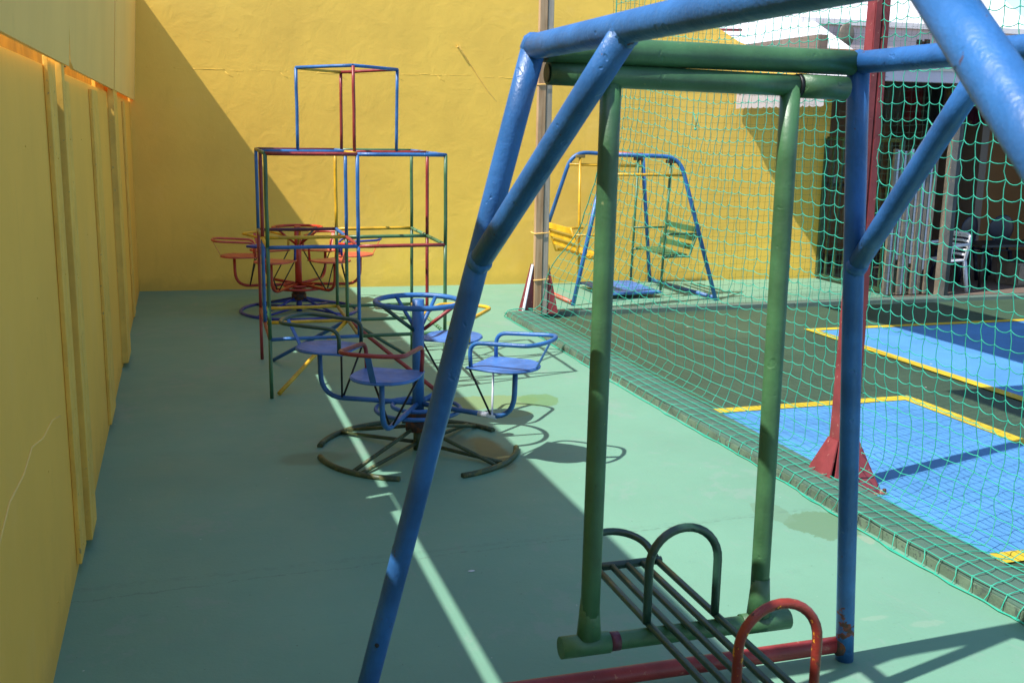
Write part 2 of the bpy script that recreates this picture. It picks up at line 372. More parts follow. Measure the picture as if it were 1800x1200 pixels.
# proud plaster lift joint, thin and irregular
random.seed(3)
bm = bmesh.new(); x = 0.15; zz = 2.03
while x < 6.0:
    L_ = random.uniform(0.06, 0.32); n_ = 7; pts = []
    for i in range(n_+1): pts.append((x+L_*i/n_, 0.0012+0.0016*abs(i/n_-0.5), zz+random.uniform(-0.004, 0.004)))
    tube(bm, pts, random.uniform(0.0022, 0.0036), n=6); x += L_+random.choice((0.0, 0.01, 0.05, 0.12)); zz = 2.03+0.6*(zz-2.03)+random.uniform(-0.008, 0.008)
    if random.random() < 0.35: tube(bm, [(x-0.05, 0.001, zz-0.01), (x-0.02, 0.0005, zz-0.04), (x+0.02, 0.0015, zz-0.06)], 0.0022, n=6)
link('plaster_ridge', bm, 'wall', bw)
hk = thing('wire', 'thin pale wire hanging from a nail high on the yellow wall', 'wire', (2.6, 10.14, 2.3))
bm = bmesh.new(); tube(bm, [(0, 0, 0.0), (0.012, -0.02, 0.012), (0.03, -0.02, -0.03), (0.1, -0.008, -0.12), (0.19, -0.006, -0.25), (0.30, -0.01, -0.40), (0.5, -0.012, -0.62)], 0.0025, n=6); link('strand', bm, 'fascia', hk)
bm = bmesh.new(); tube(bm, [(0, 0.04, 0.0), (0, -0.03, 0.004)], 0.006, n=8); link('nail', bm, 'fascia', hk)

# ------------------------------------------------------------------ left wall: panels, battens, upper sheets
lw = thing('panel_wall', 'long yellow wall of boarded panels with battens and pale upper sheets', 'wall', (-0.40, 4, 0))
def lb(name, x0, y0, z0, x1, y1, z1, mat, bev=0.0, label=None):
    return boxobj(name, (x0+0.40, y0-4, z0), (x1+0.40, y1-4, z1), mat, lw, bev, label)
for a, b in ((-6.5, 0.55), (0.56, 3.938), (3.972, 6.96), (7.03, 10.312)):
    lb('panel', -0.407, a, -0.02, -0.400, b, 1.723, 'panel')
def batten(y0, y1, x1, z1=1.752, z0=0.03): lb('batten', -0.3995, y0, z0, x1, y1, z1, 'batten', 0.003)
batten(3.745, 3.940, -0.383); batten(3.968, 4.045, -0.364); batten(4.0465, 4.19, -0.364, 1.684); batten(5.56, 5.95, -0.383, 1.70); batten(7.035, 7.42, -0.362, 1.745); batten(8.75, 8.98, -0.384, 1.70); batten(0.40, 0.60, -0.380)
lb('backing_board', -0.445, 3.90, 0.0, -0.430, 4.01, 1.66, 'olive')
lb('backing_board', -0.445, 6.93, 0.0, -0.430, 7.06, 1.66, 'olive')
lb('slot_glow_strip', -0.66, -6.5, 1.78, -0.62, 10.3, 1.95, M['rail'])  # strip added behind the slot to hide sky and give an orange glow
# beyond the third batten the gap under the sheets is closed
lb('gap_filler', -0.43, 6.25, 1.70, -0.4135, 10.3, 1.95, 'panel')
for i, (a, b, dx) in enumerate(((-6.5, 0.9, 0.0), (0.905, 4.17, 0.002), (4.178, 7.05, 0.0), (7.06, 10.315, 0.004))):
    bm = bmesh.new(); z0 = 1.738
    q = [(-0.372+dx, z0), (-0.360+dx, z0), (-0.300+dx, 2.70), (-0.312+dx, 2.70)]
    if i == 2:      # torn lower corner beside the joint
        vs = []
        for (X, z) in q: pass
        front = [(a+0.19, 0.0), (b, 0.0), (b, 0.97), (a, 0.97), (a, 0.17), (a+0.03, 0.12), (a+0.07, 0.02)]
        def pos(y, h, back): return (-0.360+dx+0.0619*h-(0.012 if back else 0)+0.40, y-4, z0+h)
        A = [bm.verts.new(pos(y, h, False)) for y, h in front]; B = [bm.verts.new(pos(y, h, True)) for y, h in front]
        bm.faces.new(A); bm.faces.new(list(reversed(B)))
        for j in range(len(A)): bm.faces.new((A[j], B[j], B[(j+1) % len(A)], A[(j+1) % len(A)]))
        bmesh.ops.recalc_face_normals(bm, faces=bm.faces[:])
    else:
        prism(bm, [(X+0.40, a-4, z) for X, z in q], (0, b-a, 0))
    link('upper_sheet', bm, 'fascia', lw)
bm0 = bmesh.new(); bmesh.ops.create_uvsphere(bm0, u_segments=8, v_segments=5, radius=0.0030)
for f in bm0.faces: f.smooth = True
scr = link('screw', bm0, 'batten', lw); first = True
for y_, x_ in ((3.83, -0.383), (4.08, -0.364), (5.75, -0.386), (7.22, -0.365), (3.2, -0.400), (1.9, -0.400), (5.0, -0.400), (6.6, -0.400), (8.2, -0.400)):
    for z_ in (0.12, 0.55, 1.02, 1.45):
        o = scr if first else scr.copy()
        if not first: COL.objects.link(o); o.parent = lw
        first = False; o.location = (x_+0.40+0.0005, y_-4+random.uniform(-.02, .02), z_+random.uniform(-.05, .05))
bm = bmesh.new(); tube(bm, [(0.0008, y_-4, z_) for y_, z_ in ((2.30, .66), (2.5, .70), (2.73, .69), (2.9, .71), (3.12, .67), (3.35, .66), (3.55, .62))], 0.0026, n=6); link('filled_crack', bm, 'fascia', lw)
for a in (4.171, 7.051): lb('joint_strip', -0.376, a-0.02, 1.735, -0.371, a+0.025, 2.6, 'olive')

# ------------------------------------------------------------------ near swing frame
PR = 0.0262
HT = 1.716
YF, YN = 2.175, 0.43                                      # far and near ends of the top rectangle
XL, XR = 0.714, 1.545
sf = thing('swing_frame', 'blue and green tube swing frame standing closest to the camera', 'swing frame', (1.1, 1.3, 0))
def L(p): return (p[0]-1.1, p[1]-1.3, p[2])
cL, cR = (XL, 2.15, HT), (XR, 2.215, HT); nL, nR = (XL, YN, HT), (XR, YN, HT)
def spipe(name, pts, mat, r=PR, label=None, par=sf): return pipe(name, dense([L(p) for p in pts], 0.15), r, mat, par, 20, label=label)
fL = (0.374, 2.487, 0.0); fR = (1.852, 2.487, 0.0); gL = (0.356, 0.10, 0.0); gR = (1.852, 0.10, 0.0)
def lerp(a, b, t): return tuple(p+(q-p)*t for p, q in zip(a, b))
spipe('leg', [fL, cL], 'blue'); spipe('leg', [fR, cR], paint('peeling_foot_enamel', BLUE, 0.42, (0.22, 0.05, 0.035), 0.035, 0.45, chip2=(0.10, 0.04, 0.03), spec=0.6, foot=True), label='blue leg with paint peeling above its foot'); spipe('leg', [gL, nL], 'blue'); spipe('leg', [gR, nR], 'blue')
spipe('side_beam', [cL, nL], 'blue'); spipe('side_beam', [cR, nR], 'blue')
spipe('cross_beam', [(cL[0]+0.026, cL[1]+0.003, HT-0.002), (cR[0]-0.02, cR[1]-0.002, HT-0.002)], 'green', 0.0285)
spipe('cross_beam', [(nL[0]+0.026, YN, HT-0.002), (nR[0]-0.02, YN, HT-0.002)], 'green', 0.0285)
JL, JR = lerp(cL, fL, 0.272), lerp(cR, fR, 0.295)
spipe('brace', [(XL, 1.665, HT-0.004), JL], 'blue', 0.0255); spipe('brace', [(XR, 1.775, HT-0.004), JR], 'blue', 0.0255)
spipe('brace', [(XL, 0.928, HT-0.004), lerp(nL, gL, 0.272)], 'blue', 0.0255); spipe('brace', [(XR, 0.82, HT-0.004), lerp(nR, gR, 0.295)], 'blue', 0.0255)
def blob(bm, c, r, sx=1, sy=1, sz=1):
    g = bmesh.ops.create_uvsphere(bm, u_segments=14, v_segments=8, radius=r)
    for v in g['verts']: v.co = Vector((v.co.x*sx, v.co.y*sy, v.co.z*sz))*(1+random.uniform(-.05, .05))+Vector(c)
    for f in bm.faces: f.smooth = True
for c in ((XL, 1.672, HT-0.006), lerp(JL, (XL, 1.665, HT), 0.03), (XR, 1.78, HT-0.006), lerp(JR, (XR, 1.775, HT), 0.03), cL, cR):
    bm = bmesh.new(); blob(bm, L(c), 0.0283, 1.0, 1.1, 1.05); link('weld', bm, 'blue', sf)
spipe('floor_bar', [(0.37, 2.487, 0.058), (1.840, 2.487, 0.052)], 'red', 0.0245)
bm = bmesh.new(); blob(bm, L((1.820, 2.478, 0.05)), 0.031, 0.6, 0.9, 0.9); link('foot_weld', bm, 'rust', sf)
hole = lerp(cL, fL, 0.835)
bm = bmesh.new(); bmesh.ops.create_uvsphere(bm, u_segments=10, v_segments=6, radius=0.006)
for v in bm.verts: v.co += Vector(L((hole[0]-0.010, hole[1]-0.0240, hole[2])))
link('bolt_hole', bm, 'black', sf)
# fixed sleeves that carry the hanger tube
TZ = 1.661
YH = 2.185
spipe('sleeve', [(1.372, YH+0.004, TZ-0.004), (1.500, YH+0.012, TZ-0.006)], 'green', 0.0275)
spipe('hinge_gap_ring', [(1.364, YH+0.004, TZ-0.004), (1.373, YH+0.004, TZ-0.004)], 'black', 0.0268)

# bench that swings in the frame
sb = thing('bench_swing', 'green slatted bench swing with loop handles hanging inside the near frame', 'swing', (1.14, 1.3, 0.3))
def B(p): return (p[0]-1.14, p[1]-1.3, p[2]-0.3)
def bpipe(name, pts, mat, r, label=None, n=16, step=0.15): return pipe(name, dense([B(p) for p in pts], step), r, mat, sb, n, label=label)
SZ = 0.330
for Yh in (YH, YN-0.01):
    bpipe('hanger_tube', [(0.750, Yh-0.022, TZ+0.004), (1.362, Yh+0.004, TZ-0.004)], 'green', 0.0246)
    bm = bmesh.new(); tube(bm, [B((0.7475, Yh-0.022, TZ+0.004)), B((0.7485, Yh-0.022, TZ+0.004))], 0.019, n=16); link('tube_mouth', bm, 'black', sb)
    bpipe('hanger', [(0.899, Yh-0.012, TZ), (0.896, Yh-0.002, SZ+0.02)], 'green', 0.0232)
    bpipe('hanger', [(1.362-0.012, Yh+0.002, TZ-0.004), (1.358, Yh+0.002, SZ+0.02)], 'green', 0.0232)
    for hx in (0.896, 1.358):
        bm = bmesh.new(); tube(bm, [B((hx, Yh, SZ+0.12)), B((hx, Yh, SZ+0.07)), B((hx, Yh, SZ+0.022))], 0.0228, n=16, r_end=0.030); link('hanger_foot', bm, 'green', sb)
    bpipe('seat_tube', [(0.832, Yh, SZ+0.002), (1.44, Yh, SZ-0.002)], 'green', 0.0222)
    bpipe('end_sleeve', [(0.824, Yh, SZ+0.002), (0.948, Yh, SZ+0.001)], 'green', 0.0268)
    bpipe('end_sleeve', [(1.31, Yh, SZ-0.001), (1.445, Yh, SZ-0.002)], 'green', 0.0262)
    bpipe('collar_band', [(0.950, Yh, SZ+0.001), (0.974, Yh, SZ+0.001)], 'maroon', 0.0236)
SLZ = SZ+0.0222+0.0096
SX = [1.050+0.0462*i for i in range(5)]
for x in SX: bpipe('slat', [(x, 0.07, SLZ), (x+0.006, 2.535, SLZ)], 'dkgreen', 0.0095, n=12)
bpipe('end_bar', [(1.042, 2.542, SLZ), (1.254, 2.542, SLZ)], 'dkgreen', 0.0115, n=12); bpipe('end_bar', [(1.038, 0.065, SLZ), (1.246, 0.065, SLZ)], 'dkgreen', 0.0115, n=12)
def arch(y, mat, lean, h, label=None, x0=1.050, x1=1.236, r=0.0108, dx=0.0):
    xc, a = (x0+x1)/2, (x1-x0)/2; pts = [Vector((x0, 0, 0)), Vector((x0, 0, 0.35*(h-a)))]
    for i in range(0, 17):
        th = math.pi-math.pi*i/16; pts.append(Vector((xc+a*math.cos(th), 0, (h-a)+a*math.sin(th))))
    pts += [Vector((x1, 0, 0.35*(h-a))), Vector((x1, 0, 0))]
    out = [B((p.x+dx, y+p.z*math.sin(lean), SLZ+0.002+p.z*math.cos(lean))) for p in pts]
    pipe('handle', out, r, mat, sb, 14, label=label)
arch(2.544, 'dkgreen', rad(76), 0.150, dx=0.006); arch(2.19, 'dkgreen', 0.0, 0.240); arch(1.755, 'redchip', 0.0, 0.240, 'red handle with chipped yellow paint'); arch(1.30, 'dkgreen', 0.0, 0.240); arch(0.43, 'dkgreen', 0.0, 0.240)

# ------------------------------------------------------------------ climbing frame
CELL, NX, NY = 0.515, (0.455, 0.965, 1.478), (6.03, 6.565, 7.095)
ZL = (0.345, 0.870, 1.390)
gy = thing('climbing_frame', 'multicoloured metal climbing frame of square cells with a cube on top', 'climbing frame', (0.965, 6.56, 0))
GR = 0.0108
CN = dict(b='blue', r='red', g='green', y='yellow', l='ltgreen', t='tan', m='maroon', d='dkgreen')
LB = dict(b='blue', r='red', g='green', y='yellow', l='pale green', t='worn tan', m='maroon', d='dark green')
def bar(a, b, c, name='bar', r=GR):
    a = Vector((a[0]-0.965, a[1]-6.56, a[2])); b = Vector((b[0]-0.965, b[1]-6.56, b[2]))
    return pipe(name, dense([a, b], 0.25), r, CN[c], gy, 12, label=LB[c]+' painted '+name.replace('_', ' '), wob=0.0012)
def N(i, j, z): return (NX[i]+0.012*j, NY[j], z)
up1 = {(0, 0): 'g', (1, 0): 'b', (2, 0): 'g', (0, 1): 'r', (1, 1): 'b', (2, 1): 'r', (0, 2): 'b', (1, 2): 'y', (2, 2): 'g'}
up0 = {(0, 0): 'g', (1, 0): 'b', (2, 0): 'g', (0, 1): 'b', (1, 1): 'g', (2, 1): 'r', (0, 2): 'r', (1, 2): 'g', (2, 2): 'g'}
for (i, j), c in up1.items(): bar(N(i, j, ZL[1]), N(i, j, ZL[2]), c, 'upright')
for (i, j), c in up0.items(): bar(N(i, j, ZL[0]), N(i, j, ZL[1]), c, 'upright')
for (i, j), c in {(0, 0): 'g', (2, 0): 'g', (0, 2): 'r', (2, 2): 'g'}.items(): bar(N(i, j, 0.0), N(i, j, ZL[0]), c, 'leg')
xb = {2: {0: 'rb', 1: 'br', 2: 'mg'}, 1: {0: 'br', 1: 'yg', 2: 'my'}, 0: {0: 'bg', 1: 'yg', 2: 'yg'}}
for lv, rows in xb.items():
    for j, cs in rows.items():
        for i in (0, 1): bar(N(i, j, ZL[lv]), N(i+1, j, ZL[lv]), cs[i])
yb = {2: {0: 'gt', 1: 'yb', 2: 'bb'}, 1: {0: 'yt', 1: 'rb', 2: 'gl'}, 0: {0: 'rr', 1: 'tt', 2: 'lt'}}
for lv, cols in yb.items():
    for i, cs in cols.items():
        for j in (0, 1): bar(N(i, j, ZL[lv]), N(i, j+1, ZL[lv]), cs[j])
bc = N(1, 1, ZL[0])
for q, c in (((0.50, 6.085, 0.012), 'y'), ((0.535, 7.03, 0.0), 'b'), ((1.42, 5.95, 0.0), 'r'), ((1.45, 7.02, 0.0), 'd')):
    bar(bc, q, c, 'diagonal_strut', 0.0125)
for i in range(3):
    for j in range(3):
        for z in ZL:
            pass
tc = (0.992, 6.565); hd = 0.302
cb = [(tc[0]-hd, tc[1]), (tc[0]-0.006, tc[1]-hd), (tc[0]+hd, tc[1]), (tc[0]+0.006, tc[1]+hd)]
ct = [(tc[0]-hd, tc[1], 1.881), (tc[0]-0.008, tc[1]-hd, 1.888), (tc[0]+hd+0.008, tc[1], 1.889), (tc[0]+0.008, tc[1]+hd, 1.877)]
for k_, c in enumerate('brbr'): bar((cb[k_][0], cb[k_][1], ZL[2]), ct[k_], c, 'upright', 0.0098)
for k_, c in enumerate('bbry'): bar(ct[k_], ct[(k_+1) % 4], c, 'bar', 0.0098)
bpy.context.view_layer.update()

# ------------------------------------------------------------------ merry-go-rounds
def pol(r, a, z): return (r*math.cos(a), r*math.sin(a), z)
def make_mgr(name, label, loc, angs, cols, ring_arcs, base_mat, seat_mat, arm_mat, rails, spk, base_spokes, wheel_z, seat_z, wear):
    root = thing(name, label, 'merry-go-round', loc)
    def add(nm, pts, r, mat, par=root, n=12, closed=False, label=None):
        return pipe(nm, pts, r, mat, par, n, closed, label)
    for a0, a1 in ring_arcs:
        full = abs(a1-a0) >= 359
        k_ = max(6, int(abs(a1-a0)/6)); pts = [pol(0.482, rad(a0+(a1-a0)*i/k_), 0.008) for i in range(k_ if full else k_+1)]
        add('base_ring', pts, 0.0145, base_mat, closed=full)
    for a in base_spokes:
        add('base_strut', [pol(0.03, rad(a), 0.115), pol(0.2, rad(a), 0.075), pol(0.468, rad(a), 0.012)], 0.0095, base_mat)
        add('base_strut', [pol(0.02, rad(a+3), 0.035), pol(0.468, rad(a+6), 0.012)], 0.0095, base_mat)
    add('base_post', [(0, 0, 0), (0, 0, 0.12)], 0.024, base_mat, n=20)
    bm = bmesh.new(); tube(bm, [(0, 0, 0.100), (0, 0, 0.150)], 0.062, n=28); tube(bm, [(0, 0, 0.150), (0, 0, 0.165)], 0.052, n=28); tube(bm, [(0, 0, 0.165), (0, 0, 0.186)], 0.064, n=28); link('hub', bm, 'rust', root)
    add('column', [(0, 0, 0.186), (0, 0, 0.45), (0, 0, wheel_z+0.012)], 0.0285, arm_mat, n=24)
    W = [pol(0.203, 2*math.pi*i/40, wheel_z) for i in range(40)]
    add('hand_wheel', W, 0.0125, arm_mat, n=12, closed=True)
    for i, (a, c) in enumerate(spk):
        add('wheel_spoke', [pol(0.026, rad(a), wheel_z-0.135), pol(0.11, rad(a), wheel_z-0.072), pol(0.195, rad(a), wheel_z-0.006)], 0.0092, c)
    for rr, z in ((0.205, 0.205), (0.125, 0.222)):
        add('brace_ring', [pol(rr, 2*math.pi*i/36, z) for i in range(36)], 0.0105, arm_mat, n=10, closed=True)
    for si, a in enumerate(angs):
        A = rad(a)
        def Q(r, tt, z): return Vector((r*math.cos(A)-tt*math.sin(A), r*math.sin(A)+tt*math.cos(A), z))
        arm = smoothpath([Q(0.03, 0, 0.232), Q(0.515, 0, 0.222), Q(0.52, 0, seat_z-0.004)], 0.13, 7)
        add('arm', arm, 0.0125, arm_mat)
        if wear and si == 0:
            seg = [p for p in arm if 0.36 < Vector((p.x, p.y, 0)).length < 0.46]
            add('bare_patch', [Q(0.33, 0, 0.2258), Q(0.425, 0, 0.2239)], 0.0136, 'band_lit_edge')
        # seat plate: straight inner edge, rounded outside
        ri, ro, hw = 0.335, 0.628, 0.135
        out_ = [(ri, -hw), (ri+0.12, -hw-0.012)]
        for i in range(1, 12):
            th = -math.pi/2+math.pi*i/12; out_.append((ri+0.15+(ro-ri-0.15)*math.cos(th), (hw+0.012)*math.sin(th)))
        out_ += [(ri+0.12, hw+0.012), (ri, hw)]
        bm = bmesh.new(); prism(bm, [Q(r, t_, seat_z-0.004+(0.004 if r > 0.5 else 0)) for r, t_ in out_], (0, 0, 0.007)); seat = link('seat', bm, seat_mat, root)
        tube_pts = [Q(r, t_, seat_z-0.002) for r, t_ in out_]
        bm = bmesh.new(); tube(bm, tube_pts, 0.0058, closed=True, n=8); link('seat_rim', bm, seat_mat, seat)
        zr = seat_z+0.128
        rp = smoothpath([Q(ri+0.02, -hw+0.006, seat_z), Q(ri+0.015, -hw, zr-0.01), Q(ro+0.028, -hw-0.012, zr+0.006), Q(ro+0.064, -hw*0.45, zr+0.008), Q(ro+0.064, hw*0.45, zr+0.008), Q(ro+0.028, hw+0.012, zr+0.006), Q(ri+0.015, hw, zr-0.01), Q(ri+0.02, hw-0.006, seat_z)], 0.085, 6)
        rl = add('guard_rail', rp, 0.0098, rails[si], seat, label=None)
        bm = bmesh.new(); box(bm, (-0.0015, -0.014, 0), (0.0015, 0.014, 1))
        p0, p1 = Q(ro-0.004, 0, seat_z), Q(ro+0.062, 0, zr); dv = p1-p0
        tvec = Vector((-math.sin(A), math.cos(A), 0)); nv = tvec.cross(dv).normalized()
        for v in bm.verts: v.co = p0+nv*v.co.x+tvec*v.co.y+dv*v.co.z
        link('rail_strap', bm, seat_mat, seat)
        for s_ in (-1, 1):
            add('seat_strut', [Q(0.40, s_*0.004, 0.224), Q(ri+0.01, s_*(hw-0.01), seat_z-0.004)], 0.0052, 'band_lit_edge' if (wear and si == 0 and s_ == 1) else 'black', seat, 8)
    return root
make_mgr('merry_go_round', 'blue four-seat merry-go-round with handwheel on a broken green base ring', (1.062, 4.87, 0), (-43, 55, 147, 240), None,
         ((94, 163), (24, 88), (-78, -14), (-176, -112)), 'olive', 'seatblue', 'blue', ('blue', 'yellow', 'dkgreen', 'red'),
         ((200, 'dkgreen'), (160, 'yellow'), (-8, 'red'), (52, 'blue'), (110, 'blue')), (-141, -52, 38, 128), 0.732, 0.475, True)
make_mgr('merry_go_round', 'red six-seat merry-go-round on a dark blue base ring by the yellow wall', (0.925, 8.96, 0), (-4, -62, -120, 178, 117, 57), None,
         ((0, 360),), 'deepblue', 'orange', 'orangered', ('deepblue', 'orangered', 'deepblue', 'orange', 'yellow', 'orangered'),
         ((150, 'dkgreen'), (90, 'orangered'), (30, 'dkgreen'), (-30, 'orangered'), (-90, 'yellow'), (210, 'orangered')), (-141, -52, 38, 128), 0.705, 0.475, False)

# ------------------------------------------------------------------ far glider swing
fs = thing('swing_frame', 'slender blue swing frame on the terrace against the yellow wall', 'swing frame', (4.03, 9.4, 0))
def F(p): return Vector((p[0]-4.03, p[1]-9.4, p[2]))
def fpipe(name, pts, r, mat, par=fs, rnd=0.0, label=None, n=12):
    q = [F(p) for p in pts]
    if rnd: q = smoothpath(q, rnd, 7)
    return pipe(name, q, r, mat, par, n, label=label)
fpipe('leg_and_beam', [(3.315, 10.03, 0), (3.655, 9.75, 1.335), (4.40, 9.75, 1.30), ], 0.0195, 'blue', rnd=0.16)
fpipe('leg_and_beam', [(4.755, 8.75, 0), (4.42, 8.97, 1.315), (3.68, 8.97, 1.335)], 0.0195, 'blue', rnd=0.16)
fpipe('leg', [(3.323, 8.745, 0), (3.69, 8.97, 1.33)], 0.0195, 'blue'); fpipe('leg', [(4.66, 10.02, 0), (4.40, 9.75, 1.29)], 0.0195, 'blue')
fpipe('tie_bar', [(3.63, 9.76, 1.215), (4.405, 9.76, 1.20)], 0.013, 'yellow', label='yellow tie bar'); fpipe('tie_bar', [(3.665, 8.955, 1.155), (4.455, 8.955, 1.15)], 0.013, 'yellow', label='yellow tie bar')
fpipe('beam_patch', [(4.05, 9.75, 1.326), (4.40, 9.75, 1.318)], 0.0165, 'orange', label='faded red top beam end')
fpipe('ground_bar', [(3.323, 8.78, 0.025), (3.315, 9.98, 0.025)], 0.018, 'orange', label='faded red ground bar')
fpipe('ground_bar', [(4.75, 8.78, 0.025), (4.665, 9.98, 0.025)], 0.018, 'blue')
gl = thing('glider_swing', 'glider with one yellow and one green slatted bench over a blue platform', 'swing', (4.03, 9.4, 0.06))
def G(p): return Vector((p[0]-4.03, p[1]-9.4, p[2]-0.06))
def gpipe(name, pts, r, mat, label=None): return pipe(name, [G(p) for p in pts], r, mat, gl, 10, label=label)
hg = [((3.735, 9.75, 1.29), (3.745, 9.72, 0.07), 'yellow'), ((3.735, 8.97, 1.29), (3.79, 9.0, 0.07), 'yellow'), ((4.355, 9.75, 1.27), (4.30, 9.70, 0.07), 'green'), ((4.335, 8.97, 1.27), (4.30, 9.0, 0.07), 'green')]
for a, b, c in hg:
    gpipe('hanger_rod', [a, b], 0.0125, c)
    bm = bmesh.new(); box(bm, G((a[0]-0.05, a[1]-0.016, a[2]-0.012)), G((a[0]+0.05, a[1]+0.016, a[2]+0.02)), 0.006); link('bearing', bm, 'rust' if c == 'green' else 'tan', gl)
bm = bmesh.new(); box(bm, G((3.76, 8.99, 0.05)), G((4.30, 9.72, 0.066)), 0.003); link('platform', bm, 'seatblue', gl)
for y in (9.0, 9.71): gpipe('platform_bar', [(3.74, y, 0.05), (4.31, y, 0.05)], 0.012, 'blue')
def bench(s, xh, mat, xo):
    """s = +1 back towards +X (green) / -1 towards -X (yellow); xh seat edge at the hangers"""
    y0, y1 = 9.02, 9.70
    for i in range(3):
        x = xh+s*(0.03+0.085*i)
        bm = bmesh.new(); box(bm, G((x-0.034, y0, 0.395)), G((x+0.034, y1, 0.410)), 0.003); link('seat_slat', bm, mat, gl)
    for i, z in enumerate((0.475, 0.555, 0.635)):
        xx = xh+s*(0.27+0.035*i)
        bm = bmesh.new(); box(bm, G((xx-0.007, y0, z-0.027)), G((xx+0.007, y1, z+0.027)), 0.003); link('back_slat', bm, mat, gl)
    for y in (y0, y1):
        gpipe('bench_frame', [(xh-s*0.03, y, 0.385), (xh+s*0.25, y, 0.385), (xh+s*0.355, y, 0.67)], 0.011, mat)
        gpipe('arm_rest', [(xh-s*0.03, y, 0.60), (xh+s*0.33, y, 0.60)], 0.010, mat)
bench(-1, 3.74, 'yellow', 0); bench(1, 4.34, 'green', 0)

# ------------------------------------------------------------------ posts of the net
def gusset(bm, cx, cy, w, top, base, z1, th=0.008, az=0.0):
    """triangular flared plate in the direction az"""
    c, s_ = math.cos(az), math.sin(az); t2 = Vector((-s_, c, 0))*th/2; e = Vector((c, s_, 0)); o_ = Vector((cx, cy, 0))
    pts = [o_+e*w+Vector((0, 0, 0.004)), o_+e*base+Vector((0, 0, 0.004)), o_+e*base+Vector((0, 0, 0.02)), o_+e*(w+0.015)+Vector((0, 0, z1)), o_+e*w+Vector((0, 0, z1))]
    prism(bm, [p-t2 for p in pts], t2*2)
rp = thing('net_post', 'dark red steel post with flared base plates on the blue court paint', 'post', (2.812, 3.92, CZ))
def taper(x0b, x1b, x0t, x1t, yb, yt, z1):
    bm = bmesh.new(); vs = []
    for z, x0, x1, y in ((0.0, x0b, x1b, yb), (z1, x0t, x1t, yt)):
        vs.append([bm.verts.new(p) for p in ((x0, -y, z), (x1, -y, z), (x1, y, z), (x0, y, z))])
    a, b = vs; bm.faces.new(list(reversed(a))); bm.faces.new(b)
    for q in range(4): bm.faces.new((a[q], a[(q+1) % 4], b[(q+1) % 4], b[q]))
    bmesh.ops.bevel(bm, geom=bm.edges[:], offset=0.004, segments=2, affect='EDGES')
    return bm
link('channel', taper(-0.050, -0.002, -0.029, -0.002, 0.040, 0.026, 3.3), 'postred', rp)
link('channel', taper(0.002, 0.050, 0.002, 0.029, 0.040, 0.026, 3.3), 'postred', rp)
bm = bmesh.new(); box(bm, (-0.002, -0.022, 0), (0.002, 0.022, 3.3)); link('seam', bm, 'rust', rp)
# flared skirt: four sloping plates
def skirt(root, wx, wy, bx, by, h, mat, name='base_plate'):
    for sx in (-1, 1):
        bm = bmesh.new(); prism(bm, [(sx*bx, -by*0.8, 0.012), (sx*bx, by*0.8, 0.012), (sx*(wx+0.004), wy*0.9, h), (sx*(wx+0.004), -wy*0.9, h)], (-sx*0.007, 0, 0)); link(name, bm, mat, root)
    for sy in (-1, 1):
        bm = bmesh.new(); prism(bm, [(-bx*0.86, sy*by, 0.012), (bx*0.86, sy*by, 0.012), (wx*0.92, sy*(wy+0.004), h), (-wx*0.92, sy*(wy+0.004), h)], (0, -sy*0.007, 0)); link(name, bm, mat, root)
skirt(rp, 0.052, 0.042, 0.142, 0.130, 0.235, 'postred')
bm = bmesh.new(); box(bm, (-0.155, -0.14, 0), (0.155, 0.14, 0.012), 0.003); link('foot_plate', bm, paint('corroded_plate', (0.30, 0.10, 0.07), 0.7, (0.55, 0.45, 0.38), 0.2, 0.8, chip2=(0.35, 0.2, 0.1)), rp)
for sx in (-1, 1):
    for sy in (-1, 1):
        bm = bmesh.new(); tube(bm, [(sx*0.146, sy*0.128, 0.010), (sx*0.146, sy*0.128, 0.026)], 0.009, n=6); link('anchor_bolt', bm, 'rust', rp)
fp = thing('net_post', 'far post of grey boards tied to a red flared base beside the swing', 'post', (2.875, 8.375, 0))
bm = bmesh.new(); box(bm, (-0.062, -0.045, 0.0), (0.006, 0.0, 3.3), 0.005); link('board', bm, 'wood', fp)
bm = bmesh.new(); box(bm, (0.010, -0.040, 0.0), (0.060, 0.0, 3.3), 0.005); link('board', bm, 'greywood', fp)
bm = bmesh.new(); box(bm, (-0.04, 0.004, 0.0), (0.05, 0.06, 2.2), 0.004); link('steel_core', bm, 'postred', fp)
for z in (0.69, 0.692, 0.30, 1.9):
    bm = bmesh.new(); tube(bm, smoothpath([(-0.067, -0.05, z), (0.066, -0.05, z+0.008), (0.066, 0.065, z), (-0.067, 0.065, z+0.006), (-0.067, -0.05, z)], 0.01, 3), 0.0035, n=6); link('wire_tie', bm, 'fascia', fp)
for sx in (-1, 1):
    bm = bmesh.new(); prism(bm, [(sx*0.064, -0.02, 0.01), (sx*0.155, -0.05, 0.01), (sx*0.155, 0.10, 0.01), (sx*0.066, 0.05, 0.43)], (-sx*0.006, 0, 0.001)); link('base_plate', bm, 'postred', fp)
    bm = bmesh.new(); prism(bm, [(sx*0.064, -0.035, 0.01), (sx*0.155, -0.055, 0.01), (sx*0.070, -0.03, 0.43)], (0, 0.008, 0)); link('base_plate', bm, 'postred', fp)
bm = bmesh.new(); prism(bm, [(-0.163, -0.058, 0.0), (-0.155, -0.058, 0.0), (-0.068, -0.04, 0.43), (-0.073, -0.04, 0.43)], (0, 0.05, 0)); link('lit_base_edge', bm, 'band_lit_edge', fp)  # sunlit edge of the flared base, painted as a pale strip

